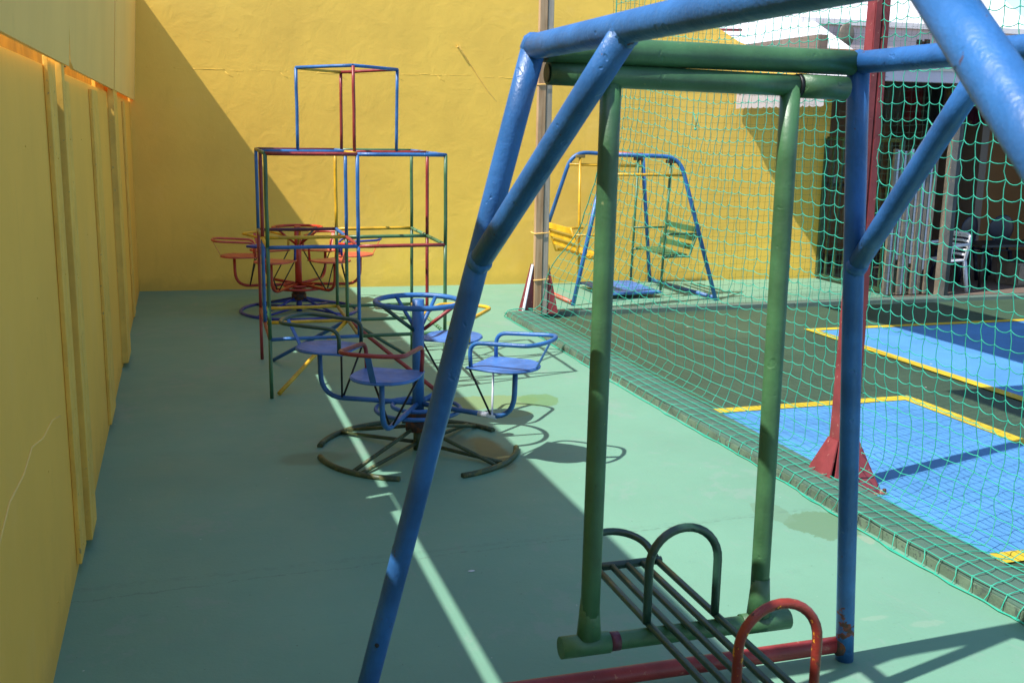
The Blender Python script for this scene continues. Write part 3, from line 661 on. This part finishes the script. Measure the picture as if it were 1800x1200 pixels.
# ------------------------------------------------------------------ net
def sstep(a, b, x):
    u = max(0, min(1, (x-a)/(b-a))); return u*u*(3-2*u)
def interp(tab, x):
    for (a, p), (b, q) in zip(tab, tab[1:]):
        if (a <= x <= b): return p+(q-p)*(x-a)/(b-a)
    return tab[0][1] if x < tab[0][0] else tab[-1][1]
EDGE = [(-0.5, 8.33), (0.0, 8.33), (0.1, 8.30), (0.39, 8.12), (0.83, 7.37), (1.2, 7.08), (1.58, 6.87), (2.39, 6.72), (3.5, 6.70)]
NV0 = 2.95                                                # top height
rnd_ = random.Random(11)
# profile by arc length s measured from the top: list of (s, X, z)
prof_n = [(0.0, 2.795, NV0), (1.2, 2.80, NV0-1.2), (2.35, 2.835, NV0-2.35), (2.60, 2.858, NV0-2.60), (2.78, 2.865, NV0-2.785), (2.90, 2.835, 0.055), (2.98, 2.775, 0.062), (3.16, 2.60, 0.064), (3.20, 2.562, 0.058), (3.245, 2.548, 0.015), (3.26, 2.545, 0.004)]
def at_s(s):
    for a, b in zip(prof_n, prof_n[1:]):
        if a[0] <= s <= b[0]:
            u = (s-a[0])/(b[0]-a[0]); return a[1]+(b[1]-a[1])*u, a[2]+(b[2]-a[2])*u
    return prof_n[-1][1], prof_n[-1][2]
CU, CV = 0.077, 0.0675
nrow = int(3.26/CV)+1; ncol = 92
jit = [[(rnd_.uniform(-1, 1), rnd_.uniform(-1, 1), rnd_.uniform(-1, 1)) for _ in range(nrow+1)] for _ in range(ncol+1)]
def netpt(i, jv):
    """i column index (float) from the far edge, jv row index (float) from the top"""
    s = 3.26*jv/nrow; X, z = at_s(s)
    Y0 = 6.72-i*CU*1.0
    wgt = max(0.0, 1-i/36.0)**1.6
    bill = 0.035*math.sin(Y0*1.9+0.6)+0.02*math.sin(Y0*4.3+z*2.0)
    lower = sstep(0.0, 0.5, z)*(1-sstep(0.9, 2.4, z))
    X += bill*lower+0.012*math.sin(Y0*3.1+1.0)*(1 if z < 0.12 else 0)
    sag = 0.17*sstep(5.1, 6.5, Y0)*sstep(0.05, 1.0, z)-0.022*math.sin((Y0-2)*1.7)*sstep(0.1, 0.6, z)
    zz = z+sag
    Y = Y0+wgt*(interp(EDGE, zz)-6.72)
    if z < 0.5: Y += 0.02*math.sin(i*0.37+jv)*sstep(0.5, 0.1, z)
    i0, j0 = min(ncol, max(0, int(round(i)))), min(nrow, max(0, int(round(jv))))
    a, b, c = jit[i0][j0]; k_ = 0.006
    return Vector((X+a*k_*(0.4 if z < 0.1 else 1), Y+b*k_, max(0.004, zz+c*k_*(0.15 if z < 0.1 else 1))))
nt_ = thing('sports_net', 'turquoise square mesh net hanging between the posts and lying over the kerb', 'net', (2.8, 5, 0))
off = Vector((2.8, 5, 0))
P = [[netpt(i, j) for j in range(nrow+1)] for i in range(ncol+1)]
bm = bmesh.new()
def cord(pts, r=0.0021, n=3):
    pts = [p-off for p in pts]
    tube(bm, pts, r, n=n, caps=False)
def droop(a, b, d, lo=0.004):
    m_ = (a+b)/2; m_.z = max(lo, m_.z-d); q1 = a.lerp(m_, 0.52); q1.z = max(lo, q1.z-d*0.28); q2 = m_.lerp(b, 0.48); q2.z = max(lo, q2.z-d*0.28)
    return [q1, m_, q2]
holes = {(30, 17), (31, 17), (29, 18)}
for j in range(1, nrow+1):
    line = [P[0][j]]
    for i in range(ncol):
        a, b = P[i][j], P[i+1][j]
        hang = 0.010*sstep(0.15, 0.6, a.z)*(0.6+0.8*rnd_.random())
        if (i, j) in holes:
            if len(line) > 1: cord(line)
            line = [P[i+1][j]]; continue
        line += droop(a, b, hang)+[b]
    cord(line)
for i in range(ncol+1):
    line = [P[i][0]]
    for j in range(nrow):
        a, b = P[i][j], P[i][j+1]; m_ = (a+b)/2
        m_.y += rnd_.uniform(-0.006, 0.006); m_.x += rnd_.uniform(-0.004, 0.004)
        line += [m_, b]
    cord(line)
o = link('net_mesh', bm, 'cord', nt_); o['kind'] = 'stuff'
bm = bmesh.new()
for i in range(0, ncol+1):
    for j in range(1, nrow):
        c = P[i][j]-off; r_ = 0.0048
        vs = [bm.verts.new(c+Vector(d)*r_) for d in ((1, 0, 0), (-1, 0, 0), (0, 1, 0), (0, -1, 0), (0, 0, 1), (0, 0, -1))]
        for a, b, d in ((0, 2, 4), (2, 1, 4), (1, 3, 4), (3, 0, 4), (2, 0, 5), (1, 2, 5), (3, 1, 5), (0, 3, 5)): bm.faces.new((vs[a], vs[b], vs[d])).smooth = True
o = link('net_knots', bm, 'cord', nt_); o['kind'] = 'stuff'
bm = bmesh.new(); tube(bm, [P[i][nrow]-off+Vector((-0.004+rnd_.uniform(-.010, .010), 0, 0.002)) for i in range(ncol+1)], 0.0030, n=5); link('bottom_rope', bm, 'cord', nt_)
bm = bmesh.new(); tube(bm, [P[0][j]-off for j in range(nrow+1)], 0.0042, n=5); link('edge_rope', bm, 'cord', nt_)
bm = bmesh.new(); tube(bm, [P[i][0]-off for i in range(ncol+1)], 0.005, n=6); link('top_rope', bm, 'cord', nt_)
# second, finer dark net across the far end of the court
n2 = thing('sports_net', 'fine dark green net across the far end of the court before the small swing', 'net', (2.95, 8.47, 0))
bm = bmesh.new(); C2 = 0.064; nx2, nz2 = 50, 50
r2_ = random.Random(23)
Q2 = [[Vector((0.56+i*C2+r2_.uniform(-.004, .004), 0.02*math.sin(i*0.5+j*0.2)+r2_.uniform(-.004, .004), 3.16-j*C2*0.985-0.05*math.sin(math.pi*i/nx2)*(1-j/nz2)+r2_.uniform(-.004, .004))) for j in range(nz2+1)] for i in range(nx2+1)]
for j in range(nz2+1):
    ln_ = [Q2[0][j]]
    for i in range(nx2):
        mm = (Q2[i][j]+Q2[i+1][j])/2; mm.z -= 0.005; ln_ += [mm, Q2[i+1][j]]
    tube(bm, ln_, 0.0011, n=3, caps=False)
for i in range(nx2+1): tube(bm, Q2[i], 0.0011, n=3, caps=False)
o = link('net_mesh', bm, M['dkcord'], n2); o['kind'] = 'stuff'
bm = bmesh.new(); tube(bm, [Q2[i][0] for i in range(nx2+1)], 0.004, n=5); link('top_rope', bm, M['dkcord'], n2)
# loose tied ends
for (i, j, dy, dz) in ((41, 20, -0.05, -0.06), (16, 20, 0.02, -0.09)):
    bm = bmesh.new(); a = P[i][j]-off; b = P[i+1][j]-off; k_ = a.lerp(b, 0.6)+Vector((0, 0, dz))
    tube(bm, [a, a.lerp(k_, 0.5)+Vector((0, -0.012, 0.008)), k_, b], 0.0026, n=5); blob(bm, k_, 0.008); link('loose_cord', bm, 'cord', nt_)

# ------------------------------------------------------------------ building on the right
bd = thing('classroom_building', 'open-fronted low classroom building with dim interior behind the net', 'building', (7.0, 8.6, 0))
def bb(name, a, b, mat, bev=0.0, label=None, par=None): return boxobj(name, tuple(p-q for p, q in zip(a, (7.0, 8.6, 0))), tuple(p-q for p, q in zip(b, (7.0, 8.6, 0))), mat, par or bd, bev, label)
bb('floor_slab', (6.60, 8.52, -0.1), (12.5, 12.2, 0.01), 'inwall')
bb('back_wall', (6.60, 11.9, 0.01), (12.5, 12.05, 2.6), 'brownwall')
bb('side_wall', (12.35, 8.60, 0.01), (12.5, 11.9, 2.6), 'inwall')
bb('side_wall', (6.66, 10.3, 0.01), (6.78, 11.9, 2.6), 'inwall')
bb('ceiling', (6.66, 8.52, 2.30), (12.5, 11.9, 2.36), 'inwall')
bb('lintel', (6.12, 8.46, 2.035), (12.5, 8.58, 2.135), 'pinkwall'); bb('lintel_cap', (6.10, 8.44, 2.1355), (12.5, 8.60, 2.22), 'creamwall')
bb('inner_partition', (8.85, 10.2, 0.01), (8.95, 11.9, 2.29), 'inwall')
bb('wall_band', (7.0, 11.87, 0.6), (8.8, 11.899, 1.2), 'brownwall')
bb('front_post', (7.045, 8.50, 0.01), (7.115, 8.57, 2.034), 'greybrown', 0.004); bb('front_post', (7.118, 8.52, 0.01), (7.175, 8.575, 2.034), 'darkpost', 0.003)  # second, darker box is the dark right side of the post
bb('step', (6.45, 8.40, -0.05), (12.5, 8.518, 0.004), 'kerbend')
# canopy on the left of the building with a corrugated apron
cn = thing('canopy', 'pale corrugated canopy with scalloped edge fixed to the yellow wall', 'canopy', (5.53, 9.2, 1.8))
bm = bmesh.new(); pv = None; y = 9.96
cols = []
while y > 8.42:
    ph = (y*2*math.pi/0.115); cols.append((y, 0.016*math.sin(ph), 0.012*math.cos(ph))); y -= 0.115/8
top = [bm.verts.new((dx, y-9.2, 0.21)) for y, dx, dz in cols]; bot = [bm.verts.new((dx, y-9.2, dz-0.002)) for y, dx, dz in cols]
for a in range(len(cols)-1): bm.faces.new((top[a], top[a+1], bot[a+1], bot[a])).smooth = True
ap = link('apron', bm, 'apron', cn)
bm = bmesh.new(); cols2 = [(y, dz) for y, dx, dz in cols]
lo = [bm.verts.new((-0.03, y-9.2, 0.215+dz)) for y, dz in cols2]; hi = [bm.verts.new((1.35, y-9.2, 0.44+dz)) for y, dz in cols2]
for a in range(len(cols2)-1): bm.faces.new((lo[a], lo[a+1], hi[a+1], hi[a])).smooth = True
link('roof_sheet', bm, 'whiteroof', cn)
bm = bmesh.new(); box(bm, (0.0, 0.70, 0.14), (1.3, 0.74, 0.2)); link('rafter', bm, 'greybrown', cn)
bm = bmesh.new(); box(bm, (0.0, -0.72, 0.14), (0.58, -0.68, 0.2)); link('rafter', bm, 'greybrown', cn)
# green barred gate in the side opening (parallel to the court's long side)
gg = thing('barred_gate', 'green barred gate in shade where the yellow wall ends', 'gate', (6.60, 9.25, 0.02))
def gb(name, a, b, mat): return boxobj(name, tuple(p-q for p, q in zip(a, (6.60, 9.25, 0.02))), tuple(p-q for p, q in zip(b, (6.60, 9.25, 0.02))), mat, gg, 0.003)
for y in (9.90, 8.66): gb('frame_bar', (6.58, y-0.02, 0.02), (6.62, y+0.02, 1.50), 'gategreen')
for z in (0.04, 1.50): gb('frame_bar', (6.58, 8.68, z-0.02), (6.62, 9.88, z+0.02), 'gategreen')
y = 9.76
while y > 8.75:
    gb('gate_bar', (6.589, y-0.014, 0.06), (6.611, y+0.014, 1.48), 'gategreen'); y -= 0.155
# folding gate of pale slats
fg = thing('folding_gate', 'folded gate of white slats between brown bars beside the tan post', 'gate', (6.72, 8.62, 0.01))
def fgb(name, a, b, mat, bev=0.003): return boxobj(name, tuple(p-q for p, q in zip(a, (6.72, 8.62, 0.01))), tuple(p-q for p, q in zip(b, (6.72, 8.62, 0.01))), mat, fg, bev)
xs = [6.50+0.078*i for i in range(7)]
for i, x in enumerate(xs):
    fgb('bar', (x-0.017, 8.60+0.01*(i % 2), 0.02), (x+0.017, 8.632+0.01*(i % 2), 1.42-0.008*i), 'greybrown')
    fgb('bar_shadow_strip', (x+0.018, 8.615, 0.02), (x+0.030, 8.635, 1.40), 'gategreen')  # dark strip standing in for the shadow beside each bar
for i, x in enumerate(xs[:-1]):
    z0 = (0.02, 0.36, 0.02, 0.32, 0.02, 0.26)[i]
    fgb('white_slat', (x+0.031, 8.625, z0), (x+0.061, 8.645, (1.41, 1.40, 1.42, 1.36, 1.30, 1.28)[i]), 'white')
# white children's armchair
def make_chair(name, label, loc, rz, mat, cat='chair', group=None, plain=False):
    r = thing(name, label, cat, loc, rz, group)
    H_ = 0.32
    bm = bmesh.new(); box(bm, (-0.15, -0.15, H_-0.012), (0.15, 0.15, H_+0.006), 0.006); link('seat', bm, mat, r)
    for sx in (-1, 1):
        for sy in (-1, 1):
            bm = bmesh.new(); tube(bm, [(sx*0.175, sy*0.17, 0), (sx*0.14, sy*0.14, H_-0.01)], 0.019, n=8, r_end=0.023); link('leg', bm, mat, r)
    if plain:
        bm = bmesh.new(); g = bmesh.ops.create_uvsphere(bm, u_segments=20, v_segments=12, radius=0.17)
        for v in bm.verts: v.co = Vector((v.co.x*1.0, v.co.y*0.08+0.15+0.02*(v.co.x/0.17)**2*-1, v.co.z*0.85+H_+0.24))
        for f in bm.faces: f.smooth = True
        link('backrest', bm, mat, r)
        for sx in (-1, 1):
            bm = bmesh.new(); tube(bm, [(sx*0.10, 0.14, H_), (sx*0.10, 0.15, H_+0.15)], 0.012, n=8); link('back_support', bm, mat, r)
    else:
        for k_ in range(5):
            z = H_+0.05+k_*0.045
            bm = bmesh.new(); tube(bm, [(-0.14, 0.14+0.012*k_, z), (-0.06, 0.165+0.012*k_, z+0.004), (0.06, 0.165+0.012*k_, z+0.004), (0.14, 0.14+0.012*k_, z)], 0.013, n=8); link('back_slat', bm, mat, r)
        bm = bmesh.new(); tube(bm, smoothpath([(-0.15, 0.13, H_), (-0.155, 0.20, H_+0.26), (0.155, 0.20, H_+0.26), (0.15, 0.13, H_)], 0.09), 0.016, n=8); link('back_frame', bm, mat, r)
        for sx in (-1, 1):
            bm = bmesh.new(); tube(bm, smoothpath([(sx*0.165, -0.15, 0.25), (sx*0.175, -0.14, H_+0.15), (sx*0.165, 0.17, H_+0.16)], 0.05), 0.016, n=8); link('armrest', bm, mat, r)
    return r
make_chair('chair', "white plastic child's armchair just inside the open front beside the post", (7.32, 8.80, 0.012), rad(-75), 'white')
gch = 'dark chairs inside the classroom'
make_chair('chair', 'dark round-backed chair nearer the tan post in the dim room', (8.05, 9.5, 0.012), rad(200), 'navy', group=gch, plain=True)
make_chair('chair', 'dark round-backed chair deeper in the dim room away from the post', (8.55, 9.55, 0.012), rad(180), 'navy', group=gch, plain=True)
tb = thing('table', 'low dark table in front of the round-backed chairs inside the room', 'table', (8.35, 9.05, 0.012))
boxobj('table_top', (-0.55, -0.22, 0.42), (0.75, 0.2, 0.45), 'black', tb, 0.005)
for sx in (-0.5, 0.7):
    for sy_ in (-0.18, 0.16):
        bm = bmesh.new(); tube(bm, [(sx, sy_, 0), (sx, sy_, 0.42)], 0.016, n=8); link('leg', bm, 'black', tb)
sh = thing('shelf', 'dark wooden shelf on the brown room wall carrying small objects', 'shelf', (8.2, 11.75, 0.9))
boxobj('board', (-1.2, -0.14, 0), (0.6, 0.12, 0.03), 'black', sh); boxobj('bracket', (-0.9, -0.1, -0.12), (-0.87, 0.12, -0.001), 'black', sh); boxobj('bracket', (0.3, -0.1, -0.12), (0.33, 0.12, -0.001), 'black', sh)
for nm, lab, x, z, w_, h_ in (('poster', 'pale printed poster pinned to the brown room wall', 9.6, 1.45, 0.36, 0.42),):
    q = boxobj(nm, (-w_/2, -0.004, -h_/2), (w_/2, 0.004, h_/2), 'paper'); q.location = (8.55, 11.885-0.03, 1.28); tag(q, lab, 'poster')
q = boxobj('notice', (-0.14, -0.004, -0.17), (0.14, 0.004, 0.17), paint('yellow_card', (0.55, 0.33, 0.05), 0.6, None, 0, 0.1)); q.location = (8.62, 11.855, 0.82); tag(q, 'yellow card on the brown wall below the pale poster', 'notice')
bl = thing('ball', 'small pink ball resting on the shelf in the dim room', 'ball', (8.42, 11.75, 0.93+0.05))
bm = bmesh.new(); bmesh.ops.create_uvsphere(bm, u_segments=16, v_segments=10, radius=0.05)
for f in bm.faces: f.smooth = True
link('ball_skin', bm, paint('pink_rubber', (0.6, 0.2, 0.2), 0.4, None, 0, 0.1), bl)
for nm, lab, x, y, z, w_, h_, mt_ in (('box', 'brown cardboard box under the dark table in the dim room', 8.5, 9.05, 0.012, 0.3, 0.24, 'greybrown'), ('box', 'taller maroon box against the brown wall left of the shelf', 7.05, 11.4, 0.012, 0.45, 0.75, 'maroon'), ('cupboard', 'grey green cupboard standing by the inner wall of the dim room', 9.6, 11.6, 0.012, 0.8, 1.5, 'gategreen')):
    q = thing(nm, lab, nm, (x, y, z))
    boxobj('body', (-w_/2, -0.15, 0), (w_/2, 0.15, h_), mt_, q, 0.006); boxobj('lid' if nm == 'box' else 'door', (-w_/2+0.01, -0.165, 0.02), (w_/2-0.01, -0.151, h_-0.02), mt_, q, 0.004)
for k_, (x, c_, h_) in enumerate(((7.5, 'seatblue', 0.16), (7.72, 'tan', 0.22), (7.95, 'white', 0.14))):
    q = thing('bottle', ('blue bottle at the left end of the dark room shelf', 'tan bottle, the tallest on the dark room shelf', 'short white bottle on the shelf between the tan one and the ball')[k_], 'bottle', (x, 11.75, 0.93))
    bm = bmesh.new(); tube(bm, [(0, 0, 0), (0, 0, h_*0.65), (0, 0, h_*0.75)], 0.035, n=10); link('body', bm, c_, q)
    bm = bmesh.new(); tube(bm, [(0, 0, h_*0.75), (0, 0, h_)], 0.016, n=8); link('cap', bm, 'black', q)
# bunting of cloth strips hanging under the lintel inside
bt = thing('hanging_cloth', 'patterned dark red and pale cloth hanging inside above the folding gate', 'cloth', (7.4, 9.3, 1.9))
for i in range(7):
    x = -0.8+i*0.24; c = ('maroon', 'greybrown', 'red', 'darkpost', 'tan', 'maroon', 'red')[i]
    bm = bmesh.new(); N_ = 8
    A_ = [bm.verts.new((x+0.22*j/N_, 0.02*math.sin(j*1.6+i), 0.14)) for j in range(N_+1)]; B_ = [bm.verts.new((x+0.22*j/N_, 0.03*math.sin(j*1.6+i)+0.01, -0.22-0.03*math.cos(j*0.9))) for j in range(N_+1)]
    for j in range(N_): bm.faces.new((A_[j], A_[j+1], B_[j+1], B_[j])).smooth = True
    bmesh.ops.solidify(bm, geom=bm.faces[:], thickness=0.003); link('strip', bm, c, bt)
bm = bmesh.new(); tube(bm, [(-1.0, 0, 0.145), (1.0, 0, 0.145)], 0.006, n=6); link('line', bm, 'darkpost', bt)

# ------------------------------------------------------------------ neighbours beyond the wall
nb = thing('neighbour_house', 'pinkish plastered house with stained wall beyond the classroom roof', 'house', (10.5, 14, 0))
boxobj('wall', (-1.75, 0, -0.1), (7, 5, 3.12), 'pinkwall', nb)
boxobj('parapet', (-1.8, -0.05, 3.121), (7.05, 5.05, 3.20), 'whiteroof', nb)
boxobj('drain_stain', (0.35, -0.006, 2.72), (0.42, -0.001, 2.95), 'rust', nb); boxobj('drain_stain', (0.26, -0.006, 2.90), (0.36, -0.001, 2.97), 'rust', nb); boxobj('drain_stain', (0.40, -0.006, 2.87), (0.50, -0.001, 2.98), 'rust', nb)
for i, x in enumerate((-0.9, 2.8, 4.6)): boxobj('window', (x, -0.03, 0.9), (x+0.8, -0.001, 2.0), 'navy', nb)
wr = thing('white_roof_house', 'low house with sunlit white roof and red edging beyond the yellow wall', 'house', (7.4, 12.6, 0))
bm = bmesh.new(); prism(bm, [(-1.6, 0, 2.42), (1.55, 0, 2.52), (1.55, 4.5, 4.6), (-1.6, 4.5, 4.3)], (0, 0.02, -0.06)); link('roof', bm, 'whiteroof', wr)
boxobj('wall', (-1.4, 0.25, -0.1), (1.5, 4.4, 2.44), 'creamwall', wr)
for a, b in (((-1.6, -0.03, 2.40), (1.55, -0.03, 2.50)), ((-1.0, 0.9, 2.90), (0.1, 0.9, 2.93))):
    pipe('red_edge', [a, b], 0.018, 'red', wr, 8)
pipe('gutter', [(0.3, -0.06, 2.40), (1.5, -0.06, 2.47)], 0.03, 'darkpost', wr, 8)
ds = thing('satellite_dish', 'small brown satellite dish on a bracket in front of the pinkish house', 'satellite dish', (9.42, 13.9, 2.97))
bm = bmesh.new(); bmesh.ops.create_uvsphere(bm, u_segments=20, v_segments=12, radius=0.17)
for v in bm.verts: v.co = Vector((v.co.x*0.8, v.co.y*0.18-0.05, v.co.z))
for f in bm.faces: f.smooth = True
link('reflector', bm, 'greybrown', ds); bm = bmesh.new(); tube(bm, [(0, -0.02, 0), (0, 0.1, -0.05)], 0.02, n=8); link('bracket', bm, 'darkpost', ds)

# unseen sheets added above the view to cast the shade on the court
cr = thing('court_shade_sheets', 'unseen flat sheets added above the court to shade it', 'roof', (3.7, 5, 2.95))
boxobj('sheet', (-0.05, 0.2, -0.012), (1.2, 2.85, 0.012), 'whiteroof', cr); boxobj('sheet', (-1.15, -6, -0.012), (0.9, -0.19, 0.012), 'whiteroof', cr)
boxobj('sheet_bar', (-0.9, -6, 0.013), (-0.84, -0.25, 0.07), 'postred', cr); boxobj('sheet_bar', (0.3, -6, 0.013), (0.36, -0.25, 0.07), 'postred', cr); boxobj('sheet_bar', (0.36, 0.25, 0.013), (0.42, 2.8, 0.07), 'postred', cr)

# ------------------------------------------------------------------ litter and scraps
rs = random.Random(5)
for i, (x, y, lab) in enumerate(((0.935, 3.4, 'pale scrap of paper on the shaded mint floor'), (1.22, 3.0, 'white crumb of plaster on the floor behind the bench swing'))):
    bm = bmesh.new(); bmesh.ops.create_icosphere(bm, subdivisions=1, radius=0.008)
    for v in bm.verts: v.co = Vector((v.co.x*1.5*(1+rs.uniform(-.3, .3)), v.co.y, abs(v.co.z)*0.4))
    o = link('scrap', bm, 'white'); o.location = (x, y, 0.0); tag(o, lab, 'litter')


# white roof added behind the pinkish house to make the sky there white
fh = thing('white_roof_house', 'added house whose broad white roof whitens the sky behind the pinkish house', 'house', (13, 21, 0))
bm = bmesh.new(); prism(bm, [(-5.5, 0, 3.1), (8, 0, 3.1), (8, 6, 7.2), (-5.5, 6, 7.2)], (0, 0.03, -0.08)); link('roof', bm, 'whiteroof', fh)
boxobj('wall', (-5.3, 0.3, -0.1), (7.8, 5.9, 3.15), 'creamwall', fh)
